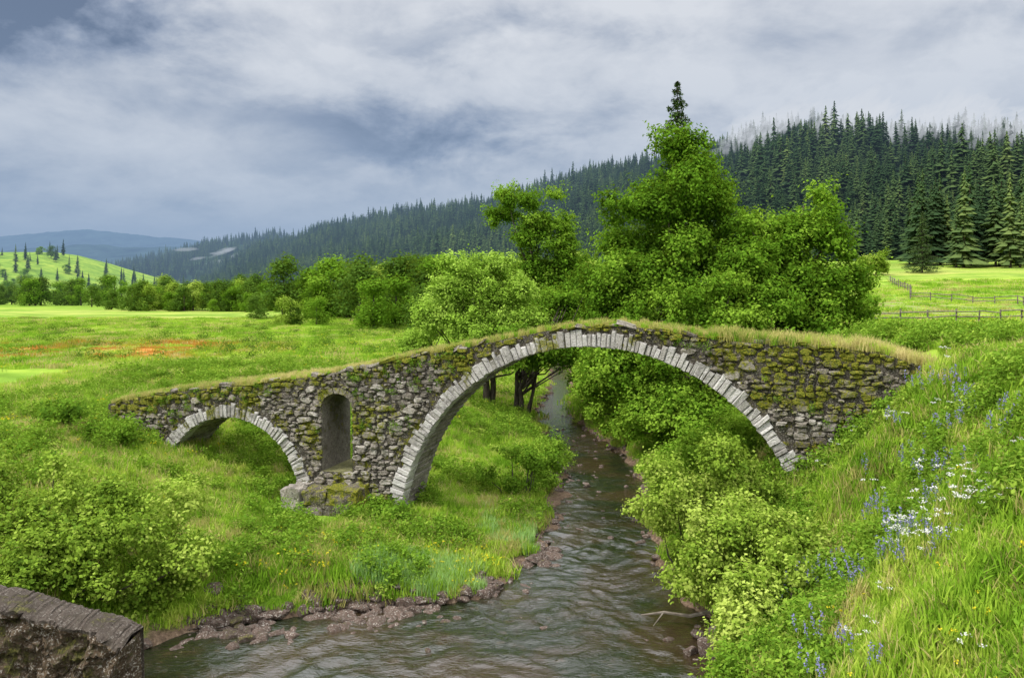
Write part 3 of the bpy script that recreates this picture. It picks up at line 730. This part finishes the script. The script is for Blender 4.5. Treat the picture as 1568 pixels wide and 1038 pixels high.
# ------------------------------------------------------------------ grass
def tuft(n, h, w, spread, mat, lean=.35):
    mb = MB()
    a = rng.random(n)*6.283; r = spread*np.sqrt(rng.random(n)); bx = r*np.cos(a); by = r*np.sin(a)
    hh = h*rng.uniform(.4, 1.2, n); la = rng.random(n)*6.283; l = lean*rng.uniform(.2, 1.4, n)*hh
    fa = rng.random(n)*6.283; px = np.cos(fa)*w/2; py = np.sin(fa)*w/2
    dx = np.cos(la)*l; dy = np.sin(la)*l
    z0 = np.zeros(n)-.05
    V = np.stack([np.stack([bx-px, by-py, z0], 1), np.stack([bx+px, by+py, z0], 1),
                  np.stack([bx+px*.8+dx*.35, by+py*.8+dy*.35, hh*.6], 1), np.stack([bx-px*.8+dx*.35, by-py*.8+dy*.35, hh*.6], 1),
                  np.stack([bx+dx, by+dy, hh*.95], 1)], 1)
    i = np.arange(n)[:, None]*5
    mb.add(V.reshape(-1, 3), i+np.array([0, 1, 2, 3]), 0, .5)
    mb.add(V.reshape(-1, 3), i+np.array([3, 2, 4]), 0, .5)
    return mb.build('p', [mat], link=False)
def weed(n, h, mat, wd=.07):
    mb = MB()
    for k in range(7):
        x, y = rng.normal(size=2)*.12; H = h*rng.uniform(.6, 1.1)
        m = n//7; t = rng.random(m)**.7; p = np.stack([x+rng.normal(size=m)*wd, y+rng.normal(size=m)*wd, t*H], 1)
        leaves(mb, p, unit(np.array([0, 0, .8])+rng.normal(size=(m, 3))*.6), rng.uniform(.06, .13, m), np.clip(rng.normal(.5, .2, m), 0, 1), 0, .45)
    return mb.build('p', [mat], link=False)
def sample(n, x0, x1, y0, y1, dmin=.25, powy=1.):
    x = rng.uniform(x0, x1, n); y = y0+(y1-y0)*rng.random(n)**powy
    xl, xr = shore(y); k = (x < xl-dmin*2.6*(.2+1.2*vnoise(x*1.4, y*1.4))) | (x > xr+dmin)
    u = (x-P0[0])*E[0]+(y-P0[1])*E[1]; d = (x-P0[0])*D[0]+(y-P0[1])*D[1]
    hz = height(x, y)
    inb = (d > -.1) & (d < BW+.1) & (u > UL-.1) & (u < 10)
    openm = (np.abs(u) < MR-.3) | (np.abs(u-SC[0]) < SR-.3)
    k &= ~(inb & ~openm)
    k &= ~((u > -10.3) & (u < -7.6) & (d > -2.4) & (d < 0))
    k &= ~((x < -6.8) & (y < 16.6))
    k &= (np.abs(x) < .72*y+3)
    return np.stack([x, y, hz], 1)[k]
G1 = [tuft(46, .34, .026, .34, M_grass) for _ in range(4)]+[tuft(36, .42, .02, .3, M_dry)]
p = np.concatenate([sample(28000, -24, 20, 17, 48), sample(19000, 2, 14, 6, 24), sample(6000, -20, 2, 17, 27)])
lush = vnoise(p[:, 0]*.5+7, p[:, 1]*.5)*.55+.45*vnoise(p[:, 0]*1.7, p[:, 1]*1.7); sc = (.2+1.15*lush)*rng.uniform(.7, 1.2, len(p))
sc *= np.where(p[:, 0] > 3, .85, np.where(p[:, 1] < 30, .85, 1.))
scatter('meadow_grass', p, np.stack([sc*.5+.55, sc*.5+.55, sc], 1), rotz(len(p), .25), G1)
p = np.concatenate([sample(9000, -22, 3, 18, 44), sample(5000, 3, 14, 7, 26)]); k = vnoise(p[:, 0]*.45+60, p[:, 1]*.55+9)*.7+.3*vnoise(p[:, 0]*2+6, p[:, 1]*2) > .62; p = p[k]
scatter('dry_grass', p, rng.uniform(.6, 1.1, len(p)), rotz(len(p), .2), [tuft(40, .36, .022, .3, M_dry) for _ in range(3)])
G2 = [tuft(50, .38, .05, .75, M_grass, .25) for _ in range(4)]+[tuft(50, .38, .05, .75, M_dry, .25)]
p = np.concatenate([sample(17000, -75, 10, 46, 120, powy=1.3), sample(6000, 12, 70, 24, 110)])
sc = rng.uniform(.3, 1.0, len(p))*(.4+vnoise(p[:, 0]*.3, p[:, 1]*.3)); scatter('field_grass', p, np.stack([sc+.3, sc+.3, sc*.8], 1), rotz(len(p), .05), G2)
p = np.concatenate([sample(1000, -4.0, -.5, 20.2, 21.8, .3), sample(300, .3, 1.6, 23.5, 26, .2), sample(250, -1, 1.6, 24, 27, .4)])
scatter('reed_grass', p, rng.uniform(.6, 1.05, len(p)), rotz(len(p)), [tuft(34, .42, .02, .2, M_reed, .2) for _ in range(2)]+[tuft(34, .42, .02, .2, M_grass, .2)])
G4 = [weed(150, .65, M_weed) for _ in range(4)]+[weed(120, .5, M_bush, .12)]
p = np.concatenate([sample(12000, -20, 2, 18, 46), sample(15000, 3, 16, 10, 30)])
k = vnoise(p[:, 0]*.6+31, p[:, 1]*.6+11)*.6+.4*vnoise(p[:, 0]*2+31, p[:, 1]*2+11) > np.where((p[:, 0] > 3) & (p[:, 1] < 15), .62, .51); p = p[k]
scatter('wild_herbs', p, rng.uniform(.35, 1.15, len(p)), rotz(len(p)), G4)
p = sample(1500, -60, 4, 40, 100, powy=1.3); k = vnoise(p[:, 0]*.2, p[:, 1]*.2) > .4; p = p[k]
scatter('meadow_weeds', p, rng.uniform(.6, 1.7, len(p)), rotz(len(p)), [weed(140, .5, M_weed, .2), weed(140, .4, M_bush, .2), weed(140, .4, M_dleaf, .2)])
n = 3400; u = rng.uniform(UL+.1, 10, n); d = rng.uniform(-.02, BW-.05, n)
keep = (rng.random(n) < np.where((u > -3) & (u < 3), .4, 1.)); u, d = u[keep], d[keep]
p = bp(u, deck(u)-.03, d); s = rng.uniform(.3, .9, len(p))*np.where(u > 3.5, 1.4, .85)
scatter('deck_grass', p, s, rotz(len(p)), [tuft(40, .25, .018, .18, M_dry), tuft(40, .25, .018, .18, M_grass), tuft(30, .32, .018, .14, M_dry)])
n = 800; u = rng.uniform(-17, 9, n); zt = deck(u)-rng.random(n)**1.5*2.4
k = np.array([okstone(a, b, .2, .2) for a, b in zip(u, zt)]) & (vnoise(u*.7, zt) > .42); p = bp(u[k], zt[k], -.08)
scatter('wall_plants', p, rng.uniform(.12, .55, len(p)), rotz(len(p), .3), [weed(90, .45, M_weed) for _ in range(2)])

def flower(kind):
    mb = MB()
    for k in range(5 if kind != 'w' else 3):
        x, y = rng.normal(size=2)*.2; H = rng.uniform(.5, .85) if kind != 'y' else rng.uniform(.3, .5)
        tube(mb, [[x, y, 0], [x+.02, y, H]], [.006, .004], 3, 1)
        if kind == 'p': n = 22; p_ = np.stack([x+rng.normal(size=n)*.016, y+rng.normal(size=n)*.016, H*(.6+.4*rng.random(n))], 1); s = .034
        elif kind == 'w': n = 16; p_ = np.stack([x+rng.normal(size=n)*.04, y+rng.normal(size=n)*.04, H+rng.normal(size=n)*.01], 1); s = .036
        else: n = 7; p_ = np.stack([x+rng.normal(size=n)*.012, y+rng.normal(size=n)*.012, H+rng.normal(size=n)*.01], 1); s = .035
        leaves(mb, p_, unit(rng.normal(size=(n, 3))+np.array([0, 0, .8])), s, .5, 0, .8)
    return mb.build('p', [{'p': M_purple, 'w': M_white, 'y': M_yellow}[kind], M_weed], link=False)
def patch(lst):
    return np.concatenate([sample(n, cx-r, cx+r, cy-r*1.3, cy+r*1.3) for (cx, cy, r, n) in lst])
p = patch([(6.6, 16, 1.0, 16), (7.2, 14.5, .7, 12), (9.5, 18.5, 1.6, 22), (8.9, 16, .9, 8), (5.4, 13, .7, 5)]); scatter('lupine_flowers', p, rng.uniform(.8, 1.2, len(p)), rotz(len(p)), [flower('p')])
p = patch([(7.6, 14.3, .6, 24), (8.5, 13, 1.0, 10), (9.8, 20.5, 1.6, 12), (7.0, 12, 1.5, 6)]); scatter('white_flowers', p, rng.uniform(.7, 1.1, len(p)), rotz(len(p)), [flower('w')])
p = np.concatenate([patch([(-1.2, 21.5, 1.2, 50), (-5, 20.6, 1.8, 25), (-14, 26, 4, 50), (6, 9.5, 1.6, 40), (8, 12, 3, 16)]), sample(260, -30, 2, 30, 75), sample(300, 12, 40, 24, 60)]); scatter('yellow_flowers', p, rng.uniform(.7, 1.1, len(p)), rotz(len(p)), [flower('y')])

# ------------------------------------------------------------------ rocks
def rock():
    bm = bmesh.new(); bmesh.ops.create_icosphere(bm, subdivisions=3, radius=.5)
    sx, sy, sz = rng.uniform(.7, 1.3), rng.uniform(.6, 1.), rng.uniform(.4, .7); o = rng.random()*50
    pl = [(rdir(1)[0], rng.uniform(.26, .4)) for _ in range(9)]
    for v in bm.verts:
        c = np.array(v.co)
        for nn, dd in pl:
            e = c@nn-dd
            if e > 0: c = c-nn*e*.9
        c = c*(1+.12*(vnoise(c[0]*5+o, c[1]*5+c[2]*4)-.5)); v.co = (c[0]*sx, c[1]*sy, c[2]*sz)
    me = bpy.data.meshes.new('r'); bm.to_mesh(me); bm.free(); me.materials.append(M_rock)
    return bpy.data.objects.new('p', me)
RP = [rock() for _ in range(6)]
P = []; Sc = []
N_ = 1300
y = 16.5+44*rng.random(N_)**1.2; xl, xr = shore(y)
left = rng.random(N_) < .6
x = np.where(left, xl-rng.normal(size=N_)*.45+.05, xr+rng.normal(size=N_)*.25)
k = vnoise(x*.8+2, y*.8+np.where(left, 0, 50)) > .48; x = x[k]; y = y[k]
P.append(np.stack([x, y, np.maximum(height(x, y), -.1)], 1)); Sc.append(.08+.42*rng.random(len(x))**2)
n = 1700; x = rng.uniform(-7.5, 1.3, n); y = np.interp(x, [-7.5, -5, -1.6, 0, 1.3], [18.2, 19.3, 20.1, 21.5, 24])+rng.normal(size=n)*.5
k = vnoise(x*.9+8, y*.9) > .42; x = x[k]; y = y[k]; n = len(x)
P.append(np.stack([x, y, np.maximum(height(x, y), -.07)], 1)); Sc.append(.08+.55*rng.random(n)**3)
n = 110; y = rng.uniform(25, 50, n); xl, xr = shore(y); x = xl+(xr-xl)*rng.random(n); P.append(np.stack([x, y, x*0-.05], 1)); Sc.append(rng.uniform(.1, .4, n))
n = 16; P.append(np.stack([rng.uniform(-6, 4, n), rng.uniform(17.5, 19.4, n), np.full(n, -.05)], 1)); Sc.append(rng.uniform(.15, .35, n))
P.append(np.array([[4.4, 17.3, .15], [4.7, 17.6, .3], [4.3, 18.3, .05], [3.9, 17.5, 0], [4.8, 16.9, .2]])); Sc.append(np.array([.9, .8, .5, .4, .6]))
P = np.concatenate(P); Sc = np.concatenate(Sc)
scatter('river_rocks', P, Sc, rotz(len(P), .2), RP)
mb = MB(); tube(mb, [[3.1, 19.1, .15], [3.6, 18.9, .3], [4.2, 18.8, .25], [4.9, 18.6, .5]], [.02, .035, .045, .05], 6, 0); tube(mb, [[3.6, 18.9, .3], [3.3, 18.6, .1]], [.02, .008], 5, 0)
mb.build('driftwood_branch', [M_wood])

# ------------------------------------------------------------------ wooden fence in right field
mb = MB()
path = [(22.5, 50), (29, 52), (36, 54), (43, 62), (47, 74), (40, 80), (46, 92), (52, 110)]
for (a, b), (c, d) in zip(path[:-1], path[1:]):
    L = math.hypot(c-a, d-b); k = max(2, int(L/1.8))
    for i in range(k):
        f = i/k; x, y = a+(c-a)*f, b+(d-b)*f; z = gz(x, y); tube(mb, [[x, y, z-.3], [x+rng.normal()*.05, y, z+.85+rng.normal()*.08]], [.06, .05], 6, 0)
        f2 = (i+1)/k; x2, y2 = a+(c-a)*f2, b+(d-b)*f2; z2 = gz(x2, y2)
        for hh in (.35, .7): tube(mb, [[x, y-.07, z+hh+rng.normal()*.04], [x2, y2-.07, z2+hh+rng.normal()*.04]], [.045, .04], 5, 0)
mb.build('wooden_fence', [M_wood])

# ------------------------------------------------------------------ mist and valley haze
def fogmat(name, dens, col):
    m = bpy.data.materials.new(name); m.use_nodes = True; m.node_tree.nodes.clear(); t = NT(m.node_tree); o = t.n('ShaderNodeOutputMaterial')
    a = t.n('ShaderNodeVolumeAbsorption'); a.inputs['Color'].default_value = (0, 0, 0, 1); a.inputs['Density'].default_value = dens
    e = t.n('ShaderNodeEmission'); e.inputs['Color'].default_value = col+(1,); e.inputs['Strength'].default_value = dens  # fog glows by itself; emission stands in for scattered daylight
    ad = t.n('ShaderNodeAddShader'); t.L.new(a.outputs[0], ad.inputs[0]); t.L.new(e.outputs[0], ad.inputs[1]); t.L.new(ad.outputs[0], o.inputs['Volume'])
    return m
bm = bmesh.new()
def puff(cx, cy, cz, sx, sy, sz, th):
    r = bmesh.ops.create_icosphere(bm, subdivisions=3, radius=1); o = rng.random()*40
    for v in r['verts']:
        c = v.co*(1+.7*(vnoise(v.co.x*2.3+o, v.co.z*2.3+v.co.y)-.5)); x_, z_ = c.x*sx, c.z*sz
        v.co = (cx+x_*math.cos(th)-z_*math.sin(th), cy+c.y*sy, cz+x_*math.sin(th)+z_)
def onslope(s, tt):
    qq = np.array([[np.interp(s, np.arange(len(stM)), stM[:, k]) for k in range(6)]])
    return surfM(qq, np.array([tt]))[0]
for k in range(170):
    s = rng.uniform(7.3, 10.0); tt = rng.uniform(.6, 1.0); c = onslope(s, tt)
    puff(c[0]-3, c[1]-8, c[2]+rng.uniform(5, 15), rng.uniform(5, 16), rng.uniform(4, 11), rng.uniform(1.5, 5), rng.uniform(.1, 1.1))
for k in range(26):
    s = rng.uniform(10, 11.6); tt = rng.uniform(.7, 1.0); c = onslope(s, tt)
    puff(c[0]-3, c[1]-6, c[2]+rng.uniform(8, 15), rng.uniform(4, 11), rng.uniform(4, 8), rng.uniform(1, 3), rng.uniform(.1, .8))
for k in range(10):
    puff(rng.uniform(-420, -350), 1060+rng.normal()*20, rng.uniform(42, 60), rng.uniform(8, 20), 7, rng.uniform(1.2, 3), rng.uniform(0, .4))
me = bpy.data.meshes.new('mist'); bm.to_mesh(me); bm.free(); me.materials.append(fogmat('mist', .032, (.72, .75, .80)))
S.collection.objects.link(bpy.data.objects.new('mist', me))
mb = MB(); X0, X1, Y0, Y1, Z0_, Z1 = -4000, 1200, 190, 4400, -3, 320
V = [(x, y, z) for x in (X0, X1) for y in (Y0, Y1) for z in (Z0_, Z1)]
mb.add(V, [[0, 1, 3, 2], [4, 6, 7, 5], [0, 4, 5, 1], [2, 3, 7, 6], [0, 2, 6, 4], [1, 5, 7, 3]])
mb.build('valley_haze', [fogmat('haze', .00042, (.24, .36, .54))])

# ------------------------------------------------------------------ world, sun
w = bpy.data.worlds.new('World'); S.world = w; w.use_nodes = True; w.node_tree.nodes.clear(); t = NT(w.node_tree)
out = t.n('ShaderNodeOutputWorld'); bg = t.n('ShaderNodeBackground'); bg.inputs[1].default_value = .1
sky = t.n('ShaderNodeTexSky', sky_type='NISHITA'); sky.sun_disc = False
SE = math.radians(50); SR_ = math.radians(-118)
sky.sun_elevation = SE; sky.sun_rotation = SR_
dirv = t.n('ShaderNodeTexCoord').outputs['Generated']
sp = t.n('ShaderNodeSeparateXYZ'); t.L.new(dirv, sp.inputs[0])
X, Y, Z = sp.outputs
az = t.m('ARCTAN2', X, Y)
zc = t.m('ADD', t.m('MAXIMUM', Z, 0), .28)
cb = t.n('ShaderNodeCombineXYZ'); t.L.new(t.m('DIVIDE', X, zc), cb.inputs[0]); t.L.new(t.m('DIVIDE', Y, zc), cb.inputs[1])
n1, c1 = t.noise(cb.outputs[0], 1.8, 6, .58, .25)
cb2 = t.n('ShaderNodeCombineXYZ'); t.L.new(t.m('MULTIPLY', az, 4.2), cb2.inputs[0]); t.L.new(t.m('MULTIPLY', Z, 8), cb2.inputs[1])
n2, c2 = t.noise(cb2.outputs[0], 1.6, 7, .6, .2)
s2 = t.n('ShaderNodeSeparateColor'); t.L.new(c2, s2.inputs[0])
azd = t.m('ADD', az, t.m('MULTIPLY', t.m('SUBTRACT', s2.outputs[0], .5), .34)); zd = t.m('ADD', Z, t.m('MULTIPLY', t.m('SUBTRACT', s2.outputs[1], .5), .13))
def blob(a, e, ra, re, k):
    p = t.m('DIVIDE', t.m('SUBTRACT', azd, a), ra); q = t.m('DIVIDE', t.m('SUBTRACT', zd, e), re)
    return t.m('MULTIPLY', t.m('EXPONENT', t.m('MULTIPLY', t.m('ADD', t.m('MULTIPLY', p, p), t.m('MULTIPLY', q, q)), -1)), k)
dk = None
for b in [(-.60, .29, .18, .06, 1.2), (-.13, .18, .14, .036, .78), (-.30, .21, .2, .03, .32), (-.52, .11, .2, .03, .26), (-.36, .14, .15, .02, .12), (.1, .22, .25, .02, .25), (.50, .27, .14, .03, .26), (-.05, .30, .3, .02, .30)]:
    v = blob(*b); dk = v if dk is None else t.m('ADD', dk, v)
f = t.m('SUBTRACT', t.m('ADD', .89, t.m('MULTIPLY', t.m('SUBTRACT', n1, .5), .95)), dk)
f = t.m('ADD', f, t.m('MULTIPLY', t.m('SUBTRACT', n2, .5), 1.2))
f = t.m('ADD', f, blob(.35, .22, .35, .1, .08))
f = t.m('ADD', f, blob(-.25, .07, .35, .035, .16))
cloud = t.ramp(f, [(0, (.12, .15, .23)), (.3, (.31, .35, .45)), (.55, (.54, .57, .64)), (.8, (.79, .80, .83)), (1, (.93, .93, .94))])
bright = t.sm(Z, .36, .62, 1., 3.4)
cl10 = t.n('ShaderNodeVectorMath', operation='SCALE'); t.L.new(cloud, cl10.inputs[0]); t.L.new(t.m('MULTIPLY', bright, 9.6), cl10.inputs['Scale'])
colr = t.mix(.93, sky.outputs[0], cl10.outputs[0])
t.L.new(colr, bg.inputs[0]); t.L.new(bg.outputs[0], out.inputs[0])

sl = bpy.data.lights.new('sun', 'SUN'); sl.energy = 3.0; sl.angle = math.radians(6); sl.color = (1, .95, .87)
so = bpy.data.objects.new('sun', sl); S.collection.objects.link(so)
dv = Vector((math.sin(SR_)*math.cos(SE), math.cos(SR_)*math.cos(SE), math.sin(SE)))
so.rotation_euler = dv.to_track_quat('Z', 'Y').to_euler()

# ------------------------------------------------------------------ camera
cam = bpy.data.cameras.new('camera'); co = bpy.data.objects.new('camera', cam); S.collection.objects.link(co)
co.location = (0, 0, 8); co.rotation_euler = (math.radians(90), 0, 0)
cam.lens = 28; cam.sensor_width = 36; cam.shift_y = -.0504; cam.clip_end = 10000; cam.clip_start = .1
S.camera = co
